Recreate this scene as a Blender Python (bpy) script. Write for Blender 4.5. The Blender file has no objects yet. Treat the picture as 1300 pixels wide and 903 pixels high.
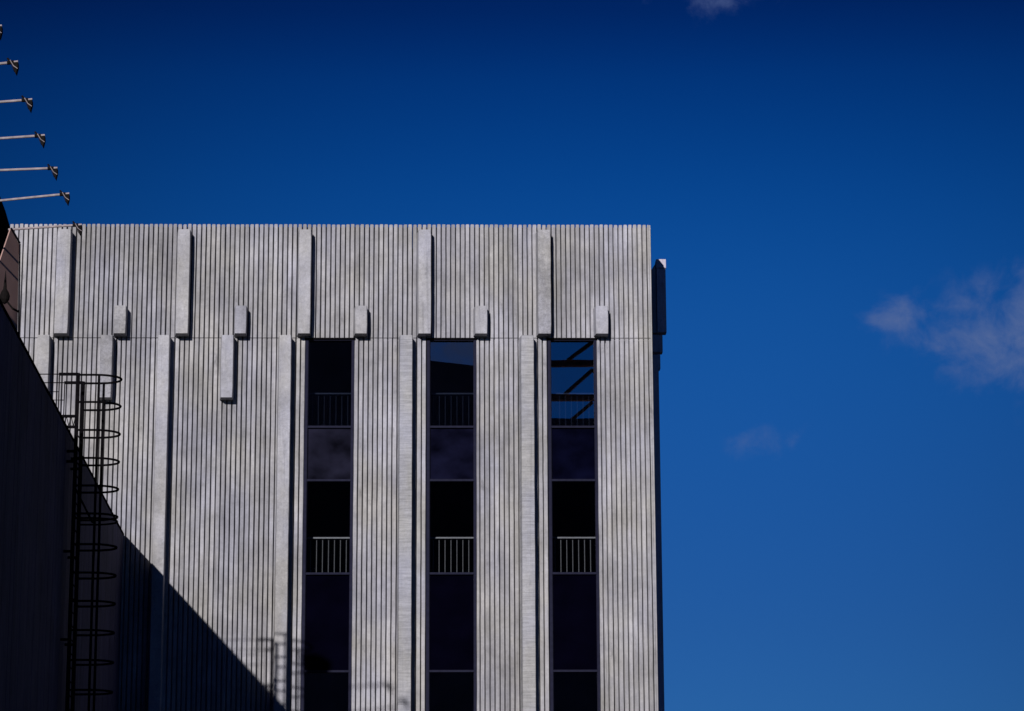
import bpy, math, random
from mathutils import Matrix, Vector
random.seed(7)
S = bpy.context.scene
C = S.collection
R = math.radians

# ------------------------------------------------------------------ camera
F_PX, CX, CY = 3508.0, 650.0, 451.5            # focal length in pixels of the 1300 px wide photograph
CAM = Vector((0.0, -73.0, 1.6))
YAW, PITCH, ROLL = R(1.2), R(13.5), R(0.25)
fw = Vector((math.sin(YAW)*math.cos(PITCH), math.cos(YAW)*math.cos(PITCH), math.sin(PITCH)))
r0 = Vector((math.cos(YAW), -math.sin(YAW), 0.0))
u0 = r0.cross(fw)
rt = r0*math.cos(ROLL) - u0*math.sin(ROLL)
up = u0*math.cos(ROLL) + r0*math.sin(ROLL)
cd = bpy.data.cameras.new('camera')
cam = bpy.data.objects.new('camera', cd); C.objects.link(cam)
cam.matrix_world = Matrix(((rt.x, up.x, -fw.x, CAM.x), (rt.y, up.y, -fw.y, CAM.y), (rt.z, up.z, -fw.z, CAM.z), (0, 0, 0, 1)))
cd.sensor_width = 36.0
cd.lens = 36.0*F_PX/1300.0
cd.clip_start = 0.5; cd.clip_end = 6000
S.camera = cam

def ray(px, py):
    return (fw*F_PX + rt*(px-CX) - up*(py-CY)).normalized()
def at(px, py, Y=0.0):
    """world point seen at a photograph pixel on the vertical plane y = Y"""
    d = ray(px, py)
    return CAM + d*((Y-CAM.y)/d.y)

# ------------------------------------------------------------------ world, sun, exposure
TAN_AZ, TAN_EL = 0.27, 0.315                   # shadow shift sideways / downwards per metre of depth
sun_dir = Vector((-TAN_AZ, -1.0, TAN_EL)).normalized()
sun_el = math.asin(sun_dir.z)
sun_rot = math.atan2(sun_dir.x, sun_dir.y)
w = bpy.data.worlds.new('World'); S.world = w; w.use_nodes = True
nt = w.node_tree; nt.nodes.clear()
N = nt.nodes.new; L = nt.links.new
out = N('ShaderNodeOutputWorld'); bg = N('ShaderNodeBackground')
sky = N('ShaderNodeTexSky'); sky.sky_type = 'NISHITA'; sky.sun_disc = False
sky.sun_elevation = sun_el; sky.sun_rotation = sun_rot
sky.altitude = 1500; sky.air_density = 1.0; sky.dust_density = 0.0; sky.ozone_density = 6.0
tint = N('ShaderNodeMix'); tint.data_type = 'RGBA'; tint.blend_type = 'MULTIPLY'; tint.inputs[0].default_value = 1.0
bg.inputs[1].default_value = 0.07
L(sky.outputs[0], tint.inputs[6])
# thin clouds, fixed in the sky by direction
tc = N('ShaderNodeTexCoord')
def math_node(op, a, b=None, clamp=False):
    n = N('ShaderNodeMath'); n.operation = op; n.use_clamp = clamp
    for i, v in enumerate((a, b)):
        if v is None: continue
        if isinstance(v, (int, float)): n.inputs[i].default_value = v
        else: L(v, n.inputs[i])
    return n.outputs[0]
def cloud_mask(px, py, rad, stretch=1.0):
    d = ray(px, py)
    sub = N('ShaderNodeVectorMath'); sub.operation = 'SUBTRACT'; L(tc.outputs['Generated'], sub.inputs[0]); sub.inputs[1].default_value = d
    sc = N('ShaderNodeVectorMath'); sc.operation = 'MULTIPLY'; L(sub.outputs[0], sc.inputs[0]); sc.inputs[1].default_value = (1/stretch, 1, 1)
    ln = N('ShaderNodeVectorMath'); ln.operation = 'LENGTH'; L(sc.outputs[0], ln.inputs[0])
    mr = N('ShaderNodeMapRange'); mr.interpolation_type = 'SMOOTHSTEP'
    mr.inputs[1].default_value = rad; mr.inputs[2].default_value = rad*0.15; mr.inputs[3].default_value = 0; mr.inputs[4].default_value = 1
    L(ln.outputs['Value'], mr.inputs[0]); return mr.outputs[0]
masks = [(1294, 426, 0.034, 1.5, 1.0), (1225, 432, 0.022, 1.6, .9), (1140, 402, 0.0125, 1.9, .85), (1250, 488, 0.013, 1.0, .5), (966, 560, 0.011, 2.2, .42), (908, -6, 0.014, 2.8, .5), (1305, 350, 0.012, 1.0, .6), (1180, 418, .02, 1.8, .6)]
tot = None
for (a, b, r, s, k) in masks:
    m = math_node('MULTIPLY', cloud_mask(a, b, r, s), k)
    tot = m if tot is None else math_node('MAXIMUM', tot, m)
for (a, b, r, s, k) in [(575, 462, .040, 1.3, 1.25), (420, 470, .05, 1.5, .6)]:      # clouds on the sun's side, mirrored in the glass
    d = ray(a, b); d = Vector((d.x, -d.y, d.z)); ray_ = ray
    ray = lambda px, py, d=d: d
    tot = math_node('MAXIMUM', tot, math_node('MULTIPLY', cloud_mask(a, b, r, s), k)); ray = ray_
nz = N('ShaderNodeTexNoise'); nz.inputs['Scale'].default_value = 60; nz.inputs['Detail'].default_value = 10; nz.inputs['Roughness'].default_value = .60; nz.inputs['Distortion'].default_value = .35
L(tc.outputs['Generated'], nz.inputs['Vector'])
nr = N('ShaderNodeMapRange'); nr.interpolation_type = 'SMOOTHSTEP'; nr.inputs[1].default_value = .36; nr.inputs[2].default_value = .70; L(nz.outputs[0], nr.inputs[0])
sm = N('ShaderNodeMapRange'); sm.interpolation_type = 'SMOOTHSTEP'; sm.inputs[1].default_value = .20; sm.inputs[2].default_value = 1.45
L(math_node('ADD', tot, math_node('MULTIPLY', math_node('SUBTRACT', nz.outputs[0], .5), 2.6)), sm.inputs[0])
cm = math_node('MULTIPLY', math_node('MULTIPLY', sm.outputs[0], math_node('POWER', tot, .5)), .82, True)
# deep polarised blue: grade of the sky by height above the horizon, a little darker away from the view's middle
sp = N('ShaderNodeSeparateXYZ'); L(tc.outputs['Generated'], sp.inputs[0])
rp = N('ShaderNodeValToRGB'); L(sp.outputs[2], rp.inputs[0]); cr_ = rp.color_ramp; cr_.interpolation = 'B_SPLINE'
stops = [(0.0, .13, .30, .50), (.136, .115, .300, .550), (.192, .10, .35, .64), (.246, .075, .40, .73), (.289, .03, .335, .68), (.329, .006, .205, .50), (.353, .003, .115, .345), (.42, .002, .05, .18), (1.0, .002, .05, .16)]
while len(cr_.elements) < len(stops): cr_.elements.new(.5)
for e, (p_, a_, b_, c_) in zip(cr_.elements, stops): e.position = p_
for e, (p_, a_, b_, c_) in zip(cr_.elements, stops): e.color = (a_, b_, c_, 1)
dx_ = math_node('SUBTRACT', sp.outputs[0], .05); fal = math_node('SUBTRACT', 1.0, math_node('MULTIPLY', math_node('MULTIPLY', dx_, dx_), 8.0))
fal = math_node('MAXIMUM', fal, .5)
back = N('ShaderNodeMapRange'); L(sp.outputs[1], back.inputs[0]); back.inputs[1].default_value = .6; back.inputs[2].default_value = -.8; back.inputs[3].default_value = 0; back.inputs[4].default_value = 1.5
fal = math_node('MAXIMUM', fal, back.outputs[0])
gr = N('ShaderNodeVectorMath'); gr.operation = 'SCALE'; L(rp.outputs[0], gr.inputs[0]); L(fal, gr.inputs['Scale']); L(gr.outputs[0], tint.inputs[7])
cmix = N('ShaderNodeMix'); cmix.data_type = 'RGBA'
cmix.inputs[7].default_value = (1.35, 2.0, 4.2, 1)
L(cm, cmix.inputs[0]); L(tint.outputs[2], cmix.inputs[6]); L(cmix.outputs[2], bg.inputs[0]); L(bg.outputs[0], out.inputs[0])

sd = bpy.data.lights.new('sun', 'SUN'); sd.energy = 5.0; sd.angle = R(0.5); sd.color = (1.0, 0.96, 0.945)
so = bpy.data.objects.new('sun', sd); C.objects.link(so)
so.rotation_euler = sun_dir.to_track_quat('Z', 'Y').to_euler(); so.location = (-20, -60, 60)
S.view_settings.view_transform = 'Standard'; S.view_settings.look = 'None'
S.view_settings.exposure = 0.12; S.view_settings.gamma = 1.0
S.render.engine = 'CYCLES'
S.cycles.max_bounces = 8; S.cycles.transparent_max_bounces = 12
S.render.resolution_x = 1024; S.render.resolution_y = 711

# ------------------------------------------------------------------ materials
def mat(name, col, rough=.7, metal=0.0, spec=.5):
    m = bpy.data.materials.new(name); m.use_nodes = True
    b = m.node_tree.nodes['Principled BSDF']
    b.inputs['Base Color'].default_value = (*col, 1); b.inputs['Roughness'].default_value = rough
    b.inputs['Metallic'].default_value = metal; b.inputs['Specular IOR Level'].default_value = spec
    return m
def noise_mat(name, col, var, scale, rough=.7, metal=0.0, spec=.4, bump=0.0, stretch=(1, 1, 1)):
    m = mat(name, col, rough, metal, spec); t = m.node_tree; b = t.nodes['Principled BSDF']
    co = t.nodes.new('ShaderNodeTexCoord'); mp = t.nodes.new('ShaderNodeMapping'); mp.inputs['Scale'].default_value = stretch
    n = t.nodes.new('ShaderNodeTexNoise'); n.inputs['Scale'].default_value = scale; n.inputs['Detail'].default_value = 6
    r = t.nodes.new('ShaderNodeMapRange'); r.inputs[1].default_value = .3; r.inputs[2].default_value = .7
    r.inputs[3].default_value = 1-var; r.inputs[4].default_value = 1+var
    mx = t.nodes.new('ShaderNodeVectorMath'); mx.operation = 'SCALE'; mx.inputs[0].default_value = col
    t.links.new(co.outputs['Object'], mp.inputs[0]); t.links.new(mp.outputs[0], n.inputs['Vector']); t.links.new(n.outputs[0], r.inputs[0])
    t.links.new(r.outputs[0], mx.inputs['Scale']); t.links.new(mx.outputs[0], b.inputs['Base Color'])
    if bump:
        bp = t.nodes.new('ShaderNodeBump'); bp.inputs['Strength'].default_value = bump; bp.inputs['Distance'].default_value = .02
        t.links.new(n.outputs[0], bp.inputs['Height']); t.links.new(bp.outputs[0], b.inputs['Normal'])
    return m

def concrete(name, base, rib_pitch=None, board=0.0, blotch=.27, fine=.12, stain=1.6, streak=.15, mottle=.14):
    """grey cast concrete: cloudy patches, long rain streaks, fine grain, pinholes, per rib tone"""
    m = mat(name, base, .92, 0, .2); t = m.node_tree; b = t.nodes['Principled BSDF']; n = t.nodes.new; l = t.links.new
    def mth(op, a, c=None, d=None):
        k = n('ShaderNodeMath'); k.operation = op
        for i, v in enumerate((a, c, d)):
            if v is None: continue
            if isinstance(v, (int, float)): k.inputs[i].default_value = v
            else: l(v, k.inputs[i])
        return k.outputs[0]
    def noise(scale, st, det=5, rough=.55, off=(0, 0, 0)):
        mp = n('ShaderNodeMapping'); mp.inputs['Scale'].default_value = st; mp.inputs['Location'].default_value = off
        l(geo.outputs['Position'], mp.inputs[0])
        k = n('ShaderNodeTexNoise'); k.inputs['Scale'].default_value = scale; k.inputs['Detail'].default_value = det; k.inputs['Roughness'].default_value = rough
        l(mp.outputs[0], k.inputs['Vector']); return k.outputs[0]
    def rng(v, a, c, lo, hi):
        k = n('ShaderNodeMapRange'); k.inputs[1].default_value = a; k.inputs[2].default_value = c; k.inputs[3].default_value = lo; k.inputs[4].default_value = hi
        l(v, k.inputs[0]); return k.outputs[0]
    geo = n('ShaderNodeNewGeometry'); oi = n('ShaderNodeObjectInfo')
    big = rng(noise(.55, (1, 1, .8), 6, .6), .3, .7, 1-blotch, 1+blotch*.7)
    mid = rng(noise(1.7, (1, 1, .7), 7, .65, (5, 2, 9)), .3, .7, 1-blotch*.75, 1+blotch*.5)
    stk = rng(noise(7.0, (1, 1, .07), 4, .6, (3, 0, 1)), .3, .7, 1-streak, 1+streak)
    fin = rng(noise(28, (1, 1, 1), 5, .7), .25, .75, 1-fine, 1+fine)
    v = mth('MULTIPLY', mth('MULTIPLY', big, mid), mth('MULTIPLY', stk, fin))
    v = mth('MULTIPLY', v, rng(noise(7.5, (1, 1, 1.25), 6, .7, (7, 1, 4)), .3, .7, 1-mottle, 1+mottle*.7))
    ds = rng(noise(9.0, (1, 1, .035), 3, .6, (2, 6, 8)), .60, .74, 0, .22*stain)
    v = mth('MULTIPLY', v, mth('SUBTRACT', 1.0, ds))
    # dark damp marks, few and irregular
    dk = rng(noise(2.1, (1, 1, .45), 8, .7, (11, 4, 3)), .62, .72, 0, .26*stain)
    v = mth('MULTIPLY', v, mth('SUBTRACT', 1.0, dk))
    if rib_pitch:
        sx = n('ShaderNodeSeparateXYZ'); l(geo.outputs['Position'], sx.inputs[0])
        fl = mth('FLOOR', mth('DIVIDE', mth('ADD', sx.outputs[0] if rib_pitch[2] == 0 else sx.outputs[1], rib_pitch[1]), rib_pitch[0]))
        wn = n('ShaderNodeTexWhiteNoise'); wn.noise_dimensions = '1D'; l(fl, wn.inputs['W'])
        v = mth('MULTIPLY', v, rng(wn.outputs['Value'], 0, 1, .895, 1.085))
        # every rib weathers on its own: noise along its length
        cmb = n('ShaderNodeCombineXYZ'); l(mth('MULTIPLY', fl, 3.17), cmb.inputs[0]); l(mth('MULTIPLY', sx.outputs[2], .9), cmb.inputs[2])
        k = n('ShaderNodeTexNoise'); k.inputs['Scale'].default_value = 1; k.inputs['Detail'].default_value = 5; l(cmb.outputs[0], k.inputs['Vector'])
        v = mth('MULTIPLY', v, rng(k.outputs[0], .3, .7, .88, 1.10))
    v = mth('MULTIPLY', v, rng(oi.outputs['Random'], 0, 1, .93, 1.07))
    if board:
        bd = rng(noise(1.0, (2, 2, 26), 3, .6), .35, .65, 1-board, 1+board*.6); v = mth('MULTIPLY', v, bd)
    sc = n('ShaderNodeVectorMath'); sc.operation = 'SCALE'
    # slight hue drift between warm and cool grey
    hx = n('ShaderNodeMix'); hx.data_type = 'RGBA'; hx.inputs[6].default_value = (base[0]*1.03, base[1]*1.02, base[2]*.95, 1); hx.inputs[7].default_value = (base[0]*.97, base[1]*.985, base[2]*1.06, 1)
    l(rng(noise(.9, (1, 1, .5), 4, .6, (1, 8, 2)), .35, .65, 0, 1), hx.inputs[0]); l(hx.outputs[2], sc.inputs[0]); l(v, sc.inputs['Scale']); l(sc.outputs[0], b.inputs['Base Color'])
    bp = n('ShaderNodeBump'); bp.inputs['Strength'].default_value = .35; bp.inputs['Distance'].default_value = .012
    l(noise(18, (1, 1, .6), 7, .7), bp.inputs['Height']); l(bp.outputs[0], b.inputs['Normal'])
    return m

PITCH_R = 0.1313
M = {}
GREY = (.264, .2585, .272)
M['ribs'] = concrete('ribbed_concrete', GREY, (PITCH_R, 100*PITCH_R, 0))
M['fin'] = concrete('smooth_concrete', (.276, .272, .290), blotch=.22, fine=.20, streak=.05, stain=1.0, mottle=.16)
M['fin_board'] = concrete('board_marked_concrete', (.272, .271, .292), board=.20, blotch=.15, fine=.14, streak=.04, stain=.8, mottle=.08)
M['fin_worn'] = concrete('worn_concrete', (.262, .258, .272), blotch=.28, fine=.30, streak=.05, stain=1.6, mottle=.22)
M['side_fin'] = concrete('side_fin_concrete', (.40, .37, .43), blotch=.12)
M['side'] = concrete('side_concrete', (.25, .24, .27))
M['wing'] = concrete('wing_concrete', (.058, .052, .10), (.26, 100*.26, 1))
M['interior'] = mat('dark_interior', (.010, .010, .024), .9, 0, .0)
M['frame'] = noise_mat('dark_bronze_frame', (.0125, .013, .026), .15, 8, .8, 0, .03)
M['rail'] = noise_mat('galvanised_rail', (.15, .145, .15), .12, 20, .5, .2)
M['black_metal'] = noise_mat('black_painted_steel', (.0035, .0032, .004), .3, 12, .9, 0, .0)
M['arm'] = noise_mat('pale_weathered_tube', (.25, .215, .225), .25, 9, .5, .2)
M['lamp_black'] = noise_mat('lamp_housing_paint', (.007, .006, .006), .3, 20, .8, 0, .02)
M['brown'] = noise_mat('brown_panel', (.30, .19, .17), .15, 1.5, .75, 0, .2)
M['hoard_dark'] = noise_mat('dark_board', (.006, .005, .008), .2, 3, .9, 0, .0)
M['roof'] = noise_mat('roof_felt', (.05, .05, .05), .25, 1.2, .9)
M['ground'] = noise_mat('asphalt', (.05, .05, .05), .25, .6, .9, bump=.2)
M['opp'] = noise_mat('grey_brick', (.26, .22, .28), .25, .5, .85)
M['gantry'] = noise_mat('rusty_steel', (.30, .17, .14), .3, 2, .7)
def spandrel(name, col, var, rough):
    m = noise_mat(name, col, var, 1.1, rough, 0, .0, stretch=(1, 1, 1.3)); return m
M['spandrel_3'] = spandrel('spandrel_reflection_pale', (.0066, .0066, .0130), .8, .9)  # upper spandrels: each window's differing reflection is painted into the base colour
M['spandrel_4'] = spandrel('spandrel_reflection_mid', (.0030, .0032, .0100), .8, .9)
M['spandrel_5'] = spandrel('spandrel_reflection_deep', (.0012, .0014, .0062), .8, .9)
M['spandrel_dark'] = spandrel('navy_spandrel', (.0007, .0006, .003), .3, .9)
def glass(name, tintc, refl):
    m = bpy.data.materials.new(name); m.use_nodes = True; t = m.node_tree; t.nodes.clear(); n = t.nodes.new
    o = n('ShaderNodeOutputMaterial'); tr = n('ShaderNodeBsdfTransparent'); tr.inputs[0].default_value = (*tintc, 1)
    gl = n('ShaderNodeBsdfGlossy'); gl.inputs['Roughness'].default_value = .0; gl.inputs['Color'].default_value = (.9, .92, 1, 1)
    co = n('ShaderNodeTexCoord'); ns = n('ShaderNodeTexNoise'); ns.inputs['Scale'].default_value = .9; ns.inputs['Detail'].default_value = 1
    bp = n('ShaderNodeBump'); bp.inputs['Strength'].default_value = .012; bp.inputs['Distance'].default_value = .02
    t.links.new(co.outputs['Object'], ns.inputs['Vector']); t.links.new(ns.outputs[0], bp.inputs['Height']); t.links.new(bp.outputs[0], gl.inputs['Normal'])
    mx = n('ShaderNodeMixShader'); mx.inputs[0].default_value = refl
    t.links.new(tr.outputs[0], mx.inputs[1]); t.links.new(gl.outputs[0], mx.inputs[2]); t.links.new(mx.outputs[0], o.inputs[0])
    return m
M['glass'] = glass('tinted_glass', (.46, .50, .58), .12)
M['clear_glass'] = glass('clear_glass', (.80, .82, .84), .025)

# ------------------------------------------------------------------ mesh helpers
class MB:
    def __init__(s): s.v = []; s.f = []
    def poly(s, pts, faces):
        o = len(s.v); s.v += [tuple(p) for p in pts]; s.f += [tuple(i+o for i in f) for f in faces]
    def box(s, x0, x1, y0, y1, z0, z1):
        s.poly([(x0,y0,z0),(x1,y0,z0),(x1,y1,z0),(x0,y1,z0),(x0,y0,z1),(x1,y0,z1),(x1,y1,z1),(x0,y1,z1)],
               [(0,3,2,1),(4,5,6,7),(0,1,5,4),(1,2,6,5),(2,3,7,6),(3,0,4,7)])
    def prism(s, sec, z0, z1):                 # sec: list of (x, y), counter-clockwise from above
        n = len(sec)
        s.poly([(x, y, z0) for x, y in sec]+[(x, y, z1) for x, y in sec],
               [tuple(range(n-1, -1, -1)), tuple(range(n, 2*n))]+[(i, (i+1) % n, n+(i+1) % n, n+i) for i in range(n)])
    def tube(s, pts, r, n=8, closed=False):
        pts = [Vector(p) for p in pts]; o = len(s.v); k = len(pts); rr = r if isinstance(r, (list, tuple)) else [r]*k
        for i, p in enumerate(pts):
            a = pts[(i-1) % k] if (i > 0 or closed) else p; b = pts[(i+1) % k] if (i < k-1 or closed) else p
            t = (b-a).normalized(); h = Vector((0, 0, 1)) if abs(t.z) < .9 else Vector((1, 0, 0))
            u = t.cross(h).normalized(); v = u.cross(t)
            for j in range(n):
                an = 2*math.pi*j/n; s.v.append(tuple(p+u*math.cos(an)*rr[i]+v*math.sin(an)*rr[i]))
        for i in range(k if closed else k-1):
            for j in range(n):
                a = o+i*n+j; b = o+i*n+(j+1) % n; c = o+((i+1) % k)*n+(j+1) % n; d = o+((i+1) % k)*n+j
                s.f.append((a, b, c, d))
        if not closed:
            s.f.append(tuple(o+j for j in range(n-1, -1, -1))); s.f.append(tuple(o+(k-1)*n+j for j in range(n)))
    def bar(s, a, b, wx, wy):                  # rectangular bar between two points
        a = Vector(a); b = Vector(b); t = (b-a).normalized(); h = Vector((0, 0, 1)) if abs(t.z) < .9 else Vector((0, 1, 0))
        u = t.cross(h).normalized()*wx/2; v = t.cross(u).normalized()*wy/2
        s.poly([a-u-v, a+u-v, a+u+v, a-u+v, b-u-v, b+u-v, b+u+v, b-u+v], [(0,3,2,1),(4,5,6,7),(0,1,5,4),(1,2,6,5),(2,3,7,6),(3,0,4,7)])
    def build(s, name, m, parent=None, bevel=0, origin=None):
        me = bpy.data.meshes.new(name); og = Vector(origin) if origin is not None else Vector((0, 0, 0))
        me.from_pydata([tuple(Vector(v)-og) for v in s.v], [], s.f); me.update(); me.materials.append(m)
        o = bpy.data.objects.new(name, me); C.objects.link(o); o.location = og
        import bmesh
        b = bmesh.new(); b.from_mesh(me); bmesh.ops.recalc_face_normals(b, faces=b.faces); b.to_mesh(me); b.free()
        if parent is not None:
            o.parent = parent; o.matrix_parent_inverse = Matrix.Translation(-Vector(parent.location)) if parent.parent is None else (Matrix.Translation(-(Vector(parent.parent.location)+Vector(0*parent.location))) if False else world_inv(parent))
        if bevel:
            md = o.modifiers.new('bevel', 'BEVEL'); md.width = bevel; md.segments = 2; md.limit_method = 'ANGLE'
        return o
def world_of(o):
    m = o.matrix_basis.copy()
    if o.parent is not None: m = world_of(o.parent) @ o.matrix_parent_inverse @ m
    return m
def world_inv(o): return world_of(o).inverted()
def thing(name, label, cat, loc=(0, 0, 0), group=None):
    o = bpy.data.objects.new(name, None); C.objects.link(o); o.location = loc; o.empty_display_size = .3
    o['label'] = label; o['category'] = cat
    if group: o['group'] = group
    return o

# ------------------------------------------------------------------ ground
g = MB(); n_ = 24
g.poly([(-3000, -3000, 0), (3000, -3000, 0), (3000, 3000, 0), (-3000, 3000, 0)], [(0, 1, 2, 3)])
go = g.build('ground', M['ground']); go['kind'] = 'structure'

# ------------------------------------------------------------------ the ribbed concrete building
Z_TOP = at(500, 285).z; Z_SEAM = at(500, 429.3).z
Z_T1, Z_T2, Z_T3 = at(570, 541.8).z, at(570, 609.6).z, at(570, 728).z
X_J = [at(376.3, 400).x + (k-3)*24*PITCH_R for k in range(0, 7)]      # panel joints, the last panel ends at the corner
X_COR = at(825.6, 400).x
RIB_D, GAP = 0.12, 0.0345
bld = thing('concrete_building', 'tall grey concrete building with fine vertical ribs, projecting fins and three dark window strips', 'building', (X_J[3], 2, 0))

def rib_row(mb, xa, xb, z0, z1, rng_, top_round=False, phase=None, pitch=PITCH_R, gap=GAP, depth=RIB_D):
    """ribs between xa and xb on the building's common rib grid (gap at the left of each rib)"""
    base = X_J[3] if phase is None else phase
    i0 = math.floor((xa-base)/pitch+1e-4)
    i1 = math.ceil((xb-base)/pitch-1e-4)
    for i in range(i0, i1):
        a = base+i*pitch+gap/2+rng_.uniform(-.0025, .0025); b = base+(i+1)*pitch-gap/2+rng_.uniform(-.0025, .0025)
        a = max(a, xa); b = min(b, xb)
        if b-a < .03: continue
        c = .007; sec = [(a, depth), (a, c), (a+c, 0), (b-c, 0), (b, c), (b, depth)]
        zt = z1 + (rng_.uniform(-.008, .008) if top_round else 0)
        n = len(sec); o = len(mb.v)
        nr2 = max(1, int((zt-z0)/.45)); rows = [z0+(zt-.03-z0)*q_/nr2 for q_ in range(nr2+1)]+([zt-.02, zt] if top_round else [zt])
        for r_i, z in enumerate(rows):
            ins = .012 if (top_round and r_i == len(rows)-1) else 0; ja, jb, jy = rng_.uniform(-.003, .003), rng_.uniform(-.003, .003), rng_.uniform(-.002, .002)
            for (x, y) in sec:
                mx = (a+b)/2
                mb.v.append((x+(mx-x)*ins/(b-a)*2+(ja if x < mx else jb), y+(ins+jy)*(1 if y < depth/2 else 0), z))
        for r_i in range(len(rows)-1):
            for k in range(n-1): mb.f.append((o+r_i*n+k, o+r_i*n+k+1, o+(r_i+1)*n+k+1, o+(r_i+1)*n+k))
        mb.f.append(tuple(o+k for k in range(n-1, -1, -1))); q = o+(len(rows)-1)*n; mb.f.append(tuple(q+k for k in range(n)))

WIN = {}                                       # panel index -> (x0, x1)
WIN[3] = (at(387.2, 480).x, at(449.6, 480).x)
WIN[4] = (at(541.8, 480).x, at(604.6, 480).x)
WIN[5] = (at(695.4, 480).x, at(757.6, 480).x)
rr = random.Random(3)
for k in range(7):
    xa = X_J[k] if k < 7 else X_COR
    xb = X_J[k+1] if k < 6 else X_COR
    if k == 6: break
    if k == 5: xb = X_COR
    u = MB(); rib_row(u, xa+.024, xb-.004, Z_SEAM+.010, Z_TOP, rr, True)
    u.box(xa+.004, xb-.004, RIB_D-.004, RIB_D+.2, Z_SEAM+.008, Z_TOP-.05)
    u.build('ribbed_panel', M['ribs'], bld)
    lo = MB()
    if k in WIN:
        w0, w1 = WIN[k]
        rib_row(lo, xa+.004, w0-.008, 0, Z_SEAM-.010, rr); rib_row(lo, w1+.008, xb-.004, 0, Z_SEAM-.010, rr)
        lo.box(xa+.004, w0-.004, RIB_D-.004, RIB_D+.2, 0, Z_SEAM-.008); lo.box(w1+.004, xb-.004, RIB_D-.004, RIB_D+.2, 0, Z_SEAM-.008)
    else:
        rib_row(lo, xa+.004, xb-.004, 0, Z_SEAM-.010, rr)
        lo.box(xa+.004, xb-.004, RIB_D-.004, RIB_D+.2, 0, Z_SEAM-.008)
    lo.build('ribbed_panel', M['ribs'], bld)

FIN_D = 0.375
def fin(x0, x1, z0, z1, m, bev=.055, depth=FIN_D, chips=True):
    """projecting concrete fin: splayed left cheek, straight right cheek; x0..x1 is its front face"""
    mb = MB(); sec = [(x0-bev, .02), (x0-.004, -depth+.012), (x0+.008, -depth), (x1-.010, -depth), (x1, -depth+.010), (x1, .02)]
    # slightly uneven edges so it reads as cast concrete
    n = len(sec); rows = max(2, int((z1-z0)/.25)); rg = random.Random(int(x0*100)+int(z0*10)); o = len(mb.v)
    for r_ in range(rows+1):
        z = z0+(z1-z0)*r_/rows; j = rg.uniform(-.003, .003); e = .008 if r_ in (0, rows) else 0
        for q, (x, y) in enumerate(sec): mb.v.append((x+j+(e if q in (1, 2) else -e if q in (3, 4) else 0), y+(e*.6 if 1 <= q <= 4 else 0), z))
    for r_ in range(rows):
        for k in range(n): a = o+r_*n+k; b = o+r_*n+(k+1) % n; mb.f.append((a, b, b+n, a+n))
    mb.f.append(tuple(o+k for k in range(n-1, -1, -1))); q = o+rows*n; mb.f.append(tuple(q+k for k in range(n)))
    return mb.build('fin', m, bld)
PXM = 1/48.05
def fx(px, py): return at(px, py, -FIN_D).x
def fz(py, px=500): return at(px, py, -FIN_D).z
Z_FT, Z_FB = fz(291.5), fz(423.3)
ups = [(71.0, 88.0, 'fin'), (224.6, 240.2, 'fin'), (379.2, 394.4, 'fin'), (531.4, 547.2, 'fin'), (683.3, 699.3, 'fin_worn')]
for a, b, m in ups: fin(fx(a, 350), fx(b, 350), Z_FB, Z_FT, M[m])
for a, b, m in [(-82, -66, 'fin')]: fin(fx(a, 350), fx(b, 350), Z_FB, Z_FT, M[m])
for a, b, m in [(144.6, 159.6, 'fin_worn'), (298.3, 312.6, 'fin'), (451.0, 466.0, 'fin'), (603.3, 618.6, 'fin'), (756.6, 772.2, 'fin')]:
    fin(fx(a, 405), fx(b, 405), Z_FB, fz(388.2), M[m])
Z_LT = Z_SEAM-.01
for a, b, m in [(47.0, 62.5, 'fin'), (200.4, 215.0, 'fin'), (354.6, 369.6, 'fin'), (508.0, 523.6, 'fin_board'), (661.8, 677.6, 'fin_board')]:
    fin(fx(a, 440), fx(b, 440), 0, Z_LT, M[m])
for a, b, m in [(127.5, 142.6, 'fin_worn'), (281.2, 296.2, 'fin')]:
    fin(fx(a, 440), fx(b, 440), fz(504.5), Z_LT, M[m])
for a, b in [(-106, -91)]: fin(fx(a, 440), fx(b, 440), 0, Z_LT, M['fin'])

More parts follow.
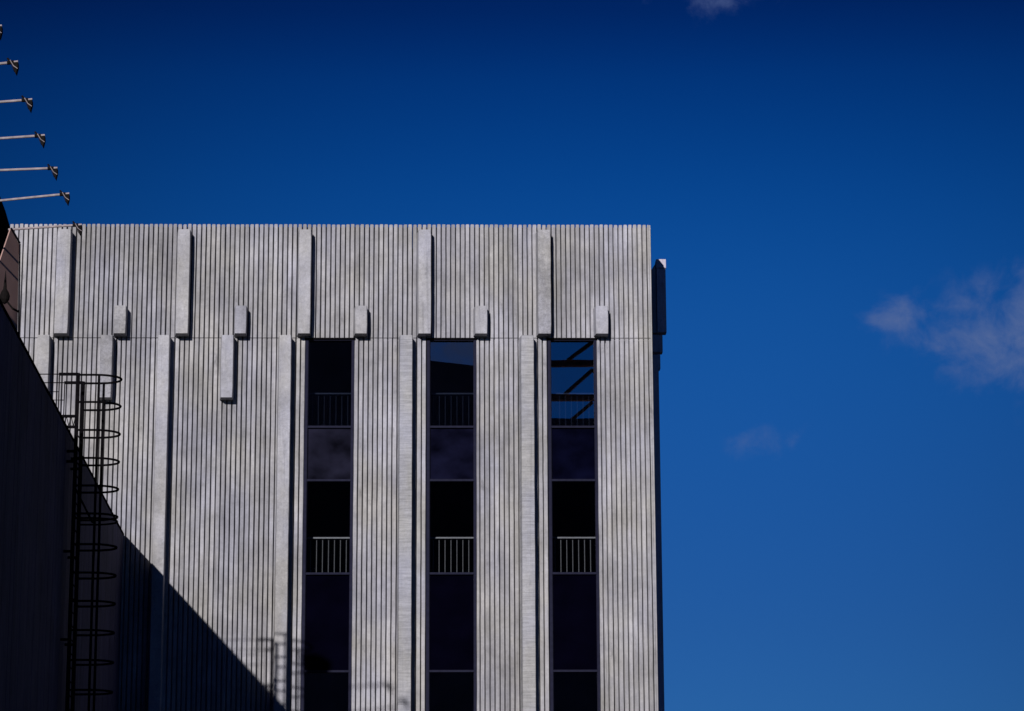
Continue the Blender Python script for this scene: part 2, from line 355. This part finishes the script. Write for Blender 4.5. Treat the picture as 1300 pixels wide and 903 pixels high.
# window strips
for k, (w0, w1) in WIN.items():
    fr = MB(); t = .062; yf, yb = -.012, .26
    zt = Z_SEAM-.012; zl = at(570, 852).z; zz = [Z_T1, Z_T2, Z_T3, zl]
    fr.box(w0, w0+t+.02, yf, yb, 0, zt); fr.box(w1-t, w1, yf, yb, 0, zt); fr.box(w0+t+.022, w1-t-.002, yf+.002, yb, zt-.06, zt)
    for z in zz: fr.box(w0+t+.022, w1-t-.002, yf+.02, yb, z-.028, z+.028)
    # thin beads inside the frame
    fr.box(w0+t+.022, w0+t+.035, .03, .12, 0, zt-.062); fr.box(w1-t-.015, w1-t-.002, .03, .12, 0, zt-.062)
    win = fr.build('window', M['frame'], bld)
    a, b = w0+t+.036, w1-t-.016
    hd = MB(); hd.box(w0-.02, w1+.02, -.045, .0-.014, Z_SEAM-.052, Z_SEAM-.006); hd.build('head_flashing', M['black_metal'], win)
    for (z0, z1, nm, m, y) in [(Z_T1+.03, zt-.062, 'pane', 'glass', .09), (Z_T2+.03, Z_T1-.03, 'spandrel_panel', 'spandrel_%d' % k, .075), (Z_T3+.03, Z_T2-.03, 'pane', 'clear_glass', .09),
                               (zl+.03, Z_T3-.03, 'spandrel_panel', 'spandrel_dark', .075), (.3, zl-.03, 'pane', 'glass', .09)]:
        p = MB(); p.box(a, b, y, y+.012, z0, z1); p.build(nm, M[m], win)
    # balustrades behind the panes
    for zb, ztr in ((Z_T1, at(570, 500, .62).z), (Z_T3, at(570, 683, .62).z)):
        rl = MB(); yy = .62
        rl.box(w0-.3, w1+.3, yy-.03, yy+.03, ztr-.022, ztr+.018)
        rl.box(w0-.3, w1+.3, yy-.02, yy+.02, zb-.1, zb-.06)
        x = w0+.02
        while x < w1+.25:
            rl.tube([(x, yy, zb-.06), (x, yy, ztr-.06)], .013, 6); x += .160
        rl.build('balustrade', M['rail'], bld)

# body: roof, floors, side and back walls
SK = .03                                       # the side wall runs slightly outwards
BD = 24.0
XL = X_J[0]-18
wl = MB()
wl.poly([(X_COR-.02, .3, 0), (X_COR-.02+BD*SK, BD, 0), (X_COR-.35+BD*SK, BD, 0), (X_COR-.35, .3, 0),
         (X_COR-.02, .3, Z_TOP-.06), (X_COR-.02+BD*SK, BD, Z_TOP-.06), (X_COR-.35+BD*SK, BD, Z_TOP-.06), (X_COR-.35, .3, Z_TOP-.06)],
        [(0,3,2,1),(4,5,6,7),(0,1,5,4),(1,2,6,5),(2,3,7,6),(3,0,4,7)])
wl.build('side_wall', M['side'], bld)
b_ = MB(); b_.box(XL, X_COR+.4, BD, BD+.3, 0, Z_TOP-.06); b_.build('back_wall', M['side'], bld)
b_ = MB(); b_.box(XL, XL+.3, .3, BD, 0, Z_TOP-.06); b_.build('side_wall', M['side'], bld)
b_ = MB(); b_.box(XL, X_J[0], 0, .29, 0, Z_TOP-.06); b_.build('plain_wall', M['side'], bld)
b_ = MB(); b_.box(XL+.3, X_COR-.36, .3, BD, Z_TOP-.9, Z_TOP-.6); b_.build('roof', M['roof'], bld)
b_ = MB()
for z in (Z_T1-.35, Z_T3-.35, Z_T3-4.3, Z_T3-8.2): 
    if z > .5: b_.box(XL+.3, X_COR-.36, .3, 6.0, z-.7, z)
b_.box(X_J[0], X_COR-.36, 6.0, 6.2, .1, Z_TOP-.95)
for k in (3, 4, 5, 6): x = X_J[k]-.25; (b_.box(x-.1, x+.1, .62, 5.99, .1, Z_TOP-.95) if k < 6 else None)
b_.build('interior_wall', M['interior'], bld)
# side wall ribs and fins (seen edge on past the corner)
sr = MB(); i = 0; yy = .31
while yy < BD-.2:
    a = yy; b2 = yy+PITCH_R-GAP; xo = X_COR+.06+a*SK
    sr.box(xo-.09, xo, a, b2, 0, Z_TOP-.01); yy += PITCH_R
sr.build('side_ribs', M['side'], bld)
cr = MB(); cr.box(X_COR-.002, X_COR+.040, .004, .29, 0, Z_TOP-.012); cr.build('corner_rib', M['ribs'], bld)
def side_fin(y0, z0, z1, d=.47, wdt=.32):
    xb = X_COR+.03+y0*SK; mb = MB()
    mb.prism([(xb, y0), (xb+d, y0+.01), (xb+d, y0+wdt), (xb, y0+wdt+.06)], z0, z1)
    return mb.build('fin', M['side_fin'], bld, .008)
ys = [2.15, 4.35, 6.4]
for i, (yb_, pb, ptop, dd) in enumerate(zip(ys, (422.0, 447.0, 468.0), (329.5, 357, 379), (.46, .50, .52))):
    if i == 0:
        x0_ = at(834.0, 380, yb_).x; x1_ = at(845.6, 380, yb_).x; za_, zb_ = at(830, pb, yb_).z, at(830, ptop, yb_).z
        m_ = MB(); m_.prism([(x0_, yb_), (x1_, yb_), (x1_, yb_+.34), (x0_, yb_+.34)], za_, zb_-.26); m_.build('fin', M['side_fin'], bld, .006)
        m_ = MB(); m_.prism([(x0_-.01, yb_-.03), (x1_+.012, yb_-.03), (x1_+.012, yb_+.36), (x0_-.01, yb_+.36)], zb_-.255, zb_); m_.build('fin_cap', M['side_fin'], bld, .006)
        xn = X_COR-.02; zc_ = at(830, 358, yb_).z; yq = yb_+.04
        m_ = MB(); m_.poly([(xn, yq, za_), (x0_-.012, yq, za_), (x0_-.012, yq, zb_-.09), (xn, yq, zc_), (xn, yq+.26, za_), (x0_-.012, yq+.26, za_), (x0_-.012, yq+.26, zb_-.09), (xn, yq+.26, zc_)],
            [(0,1,2,3),(7,6,5,4),(0,4,5,1),(1,5,6,2),(2,6,7,3),(3,7,4,0)]); m_.build('fin_neck', M['side'], bld)
        continue
    side_fin(yb_, at(830, pb, yb_).z, at(830, ptop, yb_).z, dd)
for y0 in (5.6, 8.7, 11.9): side_fin(y0, 0, at(830, 462+(y0-5.6)*9, y0).z, .43)
for y0 in (9.6, 12.8, 16, 19.2): side_fin(y0, Z_FB-.2, Z_FT-.4, .4)

# ------------------------------------------------------------------ wing at the left, running towards the camera
Pf = at(157.0, 680.0, -.02)                    # where its roof edge meets the facade
ZW = Pf.z
def edge_x(y): return Pf.x + (y-0)*(-.0265)    # roof edge in plan
YN = -46.0
wing = thing('ribbed_wing', 'lower dark building wing in shadow at far left, its roof edge sloping away', 'building', (edge_x(-20)-8, -20, 0))
wm = MB(); y = -.12
rg = random.Random(5)
while y > YN:
    a = y-.215; xo = edge_x(y)
    wm.box(xo-.14, xo+rg.uniform(-.003, .003), a, y, 0, ZW-.02); y -= .26
wm.box(edge_x(YN)-.5, edge_x(0)-.14+0*y, YN, -.11, 0, ZW-.06) if False else None
wm.poly([(edge_x(-.1)-.4, -.1, 0), (edge_x(-.1)-.1, -.1, 0), (edge_x(YN)-.1, YN, 0), (edge_x(YN)-.4, YN, 0),
         (edge_x(-.1)-.4, -.1, ZW-.03), (edge_x(-.1)-.1, -.1, ZW-.03), (edge_x(YN)-.1, YN, ZW-.03), (edge_x(YN)-.4, YN, ZW-.03)],
        [(0,3,2,1),(4,5,6,7),(0,1,5,4),(1,2,6,5),(2,3,7,6),(3,0,4,7)])
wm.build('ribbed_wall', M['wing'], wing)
q = MB(); q.poly([(edge_x(-.1)-.42, -.1, ZW+.03), (edge_x(-.1)+.02, -.1, ZW+.03), (edge_x(YN)+.02, YN, ZW+.03), (edge_x(YN)-.42, YN, ZW+.03),
         (edge_x(-.1)-.42, -.1, ZW-.018), (edge_x(-.1)+.02, -.1, ZW-.018), (edge_x(YN)+.02, YN, ZW-.018), (edge_x(YN)-.42, YN, ZW-.018)],
        [(0,3,2,1),(4,5,6,7),(0,1,5,4),(1,2,6,5),(2,3,7,6),(3,0,4,7)])
q.build('coping', M['black_metal'], wing)
q = MB(); q.box(-27, edge_x(0)-.45, YN, -.1, ZW-.9, ZW-.6); q.build('roof', M['roof'], wing)
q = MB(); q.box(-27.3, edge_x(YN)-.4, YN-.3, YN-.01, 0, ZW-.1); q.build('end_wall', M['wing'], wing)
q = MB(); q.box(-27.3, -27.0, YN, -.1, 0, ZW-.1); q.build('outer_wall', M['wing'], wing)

# ------------------------------------------------------------------ caged ladder on the wing wall
YL = -73+59.35                                  # near stringer
LW = .84
def lx(y): return edge_x(y)
lad = thing('caged_ladder', 'black steel ladder with round safety hoops fixed to the dark wing wall', 'ladder', (lx(YL), YL, ZW-6))
zt_l = at(100, 474, YL).z
x_st = at(98.5, 500, YL).x
for yy, nm in ((YL, 'stringer'), (YL+LW, 'stringer')):
    s_ = MB(); s_.bar((x_st, yy, 3.0), (x_st, yy, zt_l), .075, .085); s_.build('stringer', M['black_metal'], lad)
s_ = MB(); z = 3.3
while z < ZW+.05: s_.tube([(x_st, YL, z), (x_st, YL+LW, z)], .014, 6); z += .3
s_.build('rungs', M['black_metal'], lad)
hoops_y = [476, 510.5, 546, 581.5, 616.5, 652, 691, 727, 763, 800, 838, 876]
PR = .90; r_ = LW/2
for h_i, hy in enumerate(hoops_y):
    z = at(110, hy, YL).z; pts = [(x_st, YL, z)]
    st = PR-r_*1.25
    for a_ in range(0, 13):
        an = -math.pi/2+math.pi*a_/12
        pts.append((x_st+st+math.cos(an)*r_*1.25, YL+LW/2+math.sin(an)*(LW/2), z))
    pts.append((x_st, YL+LW, z))
    s_ = MB(); s_.tube(pts, .025, 6); s_.build('hoop', M['black_metal'], lad)
    if h_i == 5:
        s_ = MB(); s_.tube([(x, y, z-.1) for x, y, z in pts], .021, 6); s_.build('hoop', M['black_metal'], lad)
ztc = at(110, 476, YL).z
for (yy, xo) in ((YL, .46), (YL+LW, .46), (YL+LW*.25, PR-.05), (YL+LW*.75, PR-.05)):
    if xo > .5: continue
    s_ = MB(); s_.bar((x_st+xo, yy, 6.0), (x_st+xo, yy, ztc), .05, .05); s_.build('cage_strap', M['black_metal'], lad)
for hy in (573, 586, 700, 812):
    z = at(100, hy, YL).z
    for yy in (YL, YL+LW):
        s_ = MB(); s_.bar((edge_x(yy)-.05, yy, z), (x_st, yy, z), .05, .05); s_.build('bracket', M['black_metal'], lad)
s_ = MB(); s_.tube([(x_st, YL, at(100, 618, YL).z), (x_st+.42, YL, at(100, 664, YL).z)], .024, 6); s_.build('brace', M['black_metal'], lad)

# platform and handrails on the roof behind the ladder
pl = thing('roof_handrail', 'black steel handrails and grating step on the wing roof beside the ladder', 'handrail', (x_st-.6, YL+.4, ZW))
za, zb2 = at(100, 473.5, YL).z, at(100, 497.5, YL).z
for yy in (YL, YL+LW):
    s_ = MB(); s_.bar((x_st, yy, za-.03), (x_st-.42, yy, za-.03), .05, .06); s_.build('top_rail', M['black_metal'], pl)
    s_ = MB(); s_.tube([(x_st-.40, yy, za-.03), (x_st-3.4, yy, za-.03)], .012, 6); s_.tube([(x_st-.42, yy, zb2), (x_st-3.4, yy, zb2)], .010, 6)
    s_.build('guard_wire', M['black_metal'], pl)
    for xo_ in (.41, 3.3):
        s_ = MB(); s_.bar((x_st-xo_, yy, ZW-.5), (x_st-xo_, yy, za), .022, .022); s_.build('post', M['black_metal'], pl)
zp = at(90, 528, YL).z; zq = at(90, 541, YL).z
s_ = MB(); s_.box(x_st-.44, x_st-.03, YL-.02, YL+.02, zp-.04, zp+.02); s_.box(x_st-.44, x_st-.03, YL-.02, YL+.02, zq-.05, zq+.01)
x = x_st-.42
while x < x_st-.08:
    s_.bar((x, YL, zp-.03), (x+.05, YL, zq), .016, .016); s_.bar((x+.05, YL, zq), (x+.09, YL, zp-.03), .016, .016); x += .1
s_.build('grating_step', M['black_metal'], pl)

# ------------------------------------------------------------------ hoarding with its row of lamps, standing on the wing roof
D7 = 52.2; Y7 = -73+D7
pA = at(24.0, 310, Y7); pB = at(13.5, 291, Y7-.25)
hz0 = ZW-.6
hb = thing('hoarding', 'tall brown and black advertising board on the wing roof at the left edge', 'hoarding', (pA.x-1, Y7-4, hz0))
xf = pA.x
def hx(y): return xf + (Y7-y)*0.0
# end panel, turned so the low sun just grazes it, and the dark board running on towards the camera
nx = Vector((.36, .93, 0)).normalized()          # direction of the end panel in plan, away from the camera
def ep(px, py):
    d = ray(px, py); nrm = Vector((nx.y, -nx.x, 0)); k = (Vector((pA.x, Y7, 0))-Vector((CAM.x, CAM.y, 0))).dot(nrm)/d.dot(nrm)
    return CAM+d*k
poly = [ep(24, 310), ep(13.5, 291), ep(-1, 334), ep(-14, 372), ep(-14, 470), ep(21.5, 470)]
n = len(poly); off_ = Vector((-.024, .010, 0))
mb = MB(); mb.poly(poly+[p+off_ for p in poly], [tuple(range(n)), tuple(range(2*n-1, n-1, -1))]+[(i, (i+1) % n, n+(i+1) % n, n+i) for i in range(n)])
mb.build('end_panel', M['brown'], hb)
nr_ = Vector((nx.y, -nx.x, 0))*.02
mb = MB(); mb.bar(ep(22, 470)+nr_, ep(24, 310)+nr_, .03, .03); mb.bar(ep(24, 309)+nr_, ep(13, 290)+nr_, .03, .03); mb.build('edge_frame', M['hoard_dark'], hb)
xb_ = at(13.0, 296, -73+53.7).x
def bp_(px, py):
    d = ray(px, py); return CAM+d*((xb_-CAM.x)/d.x)
top = [bp_(13.0, 289), bp_(7, 268), bp_(-3, 241)]; bot = [bp_(-3, 345), bp_(13.0, 300)]
poly = top+bot; n = len(poly); off_ = Vector((-.3, 0, 0))
mb = MB(); mb.poly(poly+[p+off_ for p in poly], [tuple(range(n)), tuple(range(2*n-1, n-1, -1))]+[(i, (i+1) % n, n+(i+1) % n, n+i) for i in range(n)])
mb.build('board', M['hoard_dark'], hb)

def lamp(px, py, lpx, lpy, Dist, label):
    Y = -73+Dist; e = at(px, py, Y); b = at(lpx, lpy, Y)
    rootx = -9.9 if Y < Y7-.3 else ep(14, 291).x-.10
    k = (rootx-e.x)/(b.x-e.x); b = e+(b-e)*k
    if rootx == -9.9: ROOT.append(b.copy())
    t = thing('floodlight', label, 'floodlight', tuple(b), 'floodlights in a row along the hoarding')
    a = MB(); a.tube([b, e], .024, 8); a.build('arm', M['arm'], t)
    c = MB(); dx = (b-e).normalized(); cpt = e+dx*.13
    c.tube([cpt-dx*.06, cpt+dx*.05], .036, 8); c.tube([cpt+Vector((0, 0, .02)), cpt+Vector((-.05, 0, .075))], .018, 6); c.build('clamp', M['lamp_black'], t)
    h = MB()   # wedge shaped head hanging down and turned to the board
    o = e+Vector((-.03, 0, -.02)); wd = .06
    sec = [(-.075, -.015), (.035, .0), (.04, -.08), (.012, -.215), (-.02, -.16)]
    m = len(sec)
    h.poly([(o.x+x, o.y-wd, o.z+z) for x, z in sec]+[(o.x+x, o.y+wd, o.z+z) for x, z in sec], [tuple(range(m)), tuple(range(2*m-1, m-1, -1))]+[(i, (i+1) % m, m+(i+1) % m, m+i) for i in range(m)])
    h.build('lamp_head', M['lamp_black'], t, .006)
    gmb = MB(); gmb.poly([(o.x-.080, o.y-.055, o.z-.03), (o.x-.080, o.y+.055, o.z-.03), (o.x-.030, o.y+.055, o.z-.14), (o.x-.030, o.y-.055, o.z-.14)], [(0, 1, 2, 3)])
    gmb.v += [(x-.006, y, z-.004) for x, y, z in gmb.v]; gmb.f += [(7, 6, 5, 4), (0, 4, 5, 1), (1, 5, 6, 2), (2, 6, 7, 3), (3, 7, 4, 0)]
    gmb.build('lens', M['lamp_black'], t)
    br = MB(); br.tube([e+Vector((-.12, -.085, 0)), e+Vector((-.06, -.085, -.10)), e+Vector((.01, -.085, -.15))], .007, 5); br.build('yoke', M['arm'], t)
lamps = [(104, 285.5, 14, 291.5), (88, 246, 4, 254.5), (73, 213.5, -5, 216.5), (57, 172, -15, 177), (41, 126.5, -30, 132), (23, 78.5, -45, 86), (2.5, 33, -60, 43)]
ROOT = []
names = ['lowest of the floodlight arms, crossing in front of the ribbed concrete top', 'floodlight on a pale arm just above the concrete roofline, second from bottom', 'floodlight on a level arm, third from the bottom of the row',
         'middle floodlight of the seven on arms against the blue sky', 'floodlight on an arm, third from the top of the row', 'floodlight on a short visible arm, second from the top', 'topmost floodlight, only its head showing at the left edge']
Hh = 1293-285.5
for (a, b, c, d), nm in zip(lamps, names):
    lamp(a, b, c, d, D7*Hh/(1293-b), nm)

sup = thing('lamp_support', 'black steel rail on posts carrying the floodlight arms', 'support rail', (-9.95, ROOT[0].y, ZW-.6))
za_ = sum(p.z for p in ROOT)/len(ROOT)
zr_ = min(p.z for p in ROOT)-.1
s_ = MB(); s_.box(-10.02, -9.96, min(p.y for p in ROOT)-.3, max(p.y for p in ROOT)+.1, zr_-.06, zr_); s_.build('rail', M['black_metal'], sup)
for p in ROOT:
    s_ = MB(); s_.box(-9.956, -9.896, p.y-.03, p.y+.03, ZW-.6, p.z+.03); s_.build('post', M['black_metal'], sup)

# lamp bracket in front of the board, lower down
Yw = Y7-1.0
wlp = thing('wall_lamp', 'small black lamp with pointed cap on a bent bracket against the brown board', 'lamp', tuple(at(10, 380, Yw)))
s_ = MB(); c0 = at(6, 376, Yw); rr_ = .095
pts = [c0+Vector((0, 0, z)) for z in (.50, .30, .14, .07, 0, -.07, -.13, -.16)]
s_.tube(pts, [.004, .022, .035, .075, .10, .09, .05, .01], 12); s_.build('lamp_head', M['lamp_black'], wlp)
s_ = MB(); s_.tube([at(9, 383, Yw), at(16, 392, Yw), at(24, 396, Yw+.5)], .02, 6); s_.build('bracket', M['lamp_black'], wlp)

# ------------------------------------------------------------------ building across the street, behind the camera (seen in the window glass)
YO = -84.0; TOT = 73+(-YO)                     # optical path from the mirrored camera
kx = TOT/F_PX
def ox(px): return (px-577)*kx
def oz(py): return (1293-py)*kx+1.6
off = thing('office_block', 'tall grey brick block across the street, mirrored in the window glass', 'building', (0, YO-8, 0))
mb = MB(); mb.box(-15, ox(500), YO-14, YO, 0, oz(420)); mb.build('tall_wall', M['opp'], off)
mb = MB(); xa, xb = ox(500)+.01, ox(650)
mb.poly([(xa, YO, 0), (xb, YO, 0), (xb, YO-14, 0), (xa, YO-14, 0), (xa, YO, oz(452)), (xb, YO, oz(468)), (xb, YO-14, oz(468)), (xa, YO-14, oz(452))],
        [(0,3,2,1),(4,5,6,7),(0,1,5,4),(1,2,6,5),(2,3,7,6),(3,0,4,7)]); mb.build('gable_wall', M['opp'], off)
mb = MB(); mb.box(ox(650)+.01, 26, YO-14, YO-.3, 0, oz(532)); mb.build('low_wall', M['opp'], off)
gt = thing('roof_gantry', 'rusty steel roof gantry across the street, mirrored in the right window', 'gantry', (ox(725), YO-2, oz(532)))
for (ya, yb2) in ((447, 455), (493, 501)):
    mb = MB(); mb.box(ox(652), 25, YO-2, YO-1.6, oz(yb2), oz(ya)); mb.build('beam', M['gantry'], gt)
for (a, b, c, d) in ((720, 495, 757, 462), (724, 449, 766, 417), (722, 534, 757, 505), (757, 462, 800, 495)):
    mb = MB(); mb.bar((ox(a), YO-1.4, oz(b)), (ox(c), YO-1.4, oz(d)), (.13 if b > 530 else .3), .2); mb.build('diagonal', M['gantry'], gt)
for p in (660, 790, 860):
    mb = MB(); mb.box(ox(p), ox(p)+.4, YO-2.6, YO-2.1, oz(532), oz(430)); mb.build('post', M['gantry'], gt)
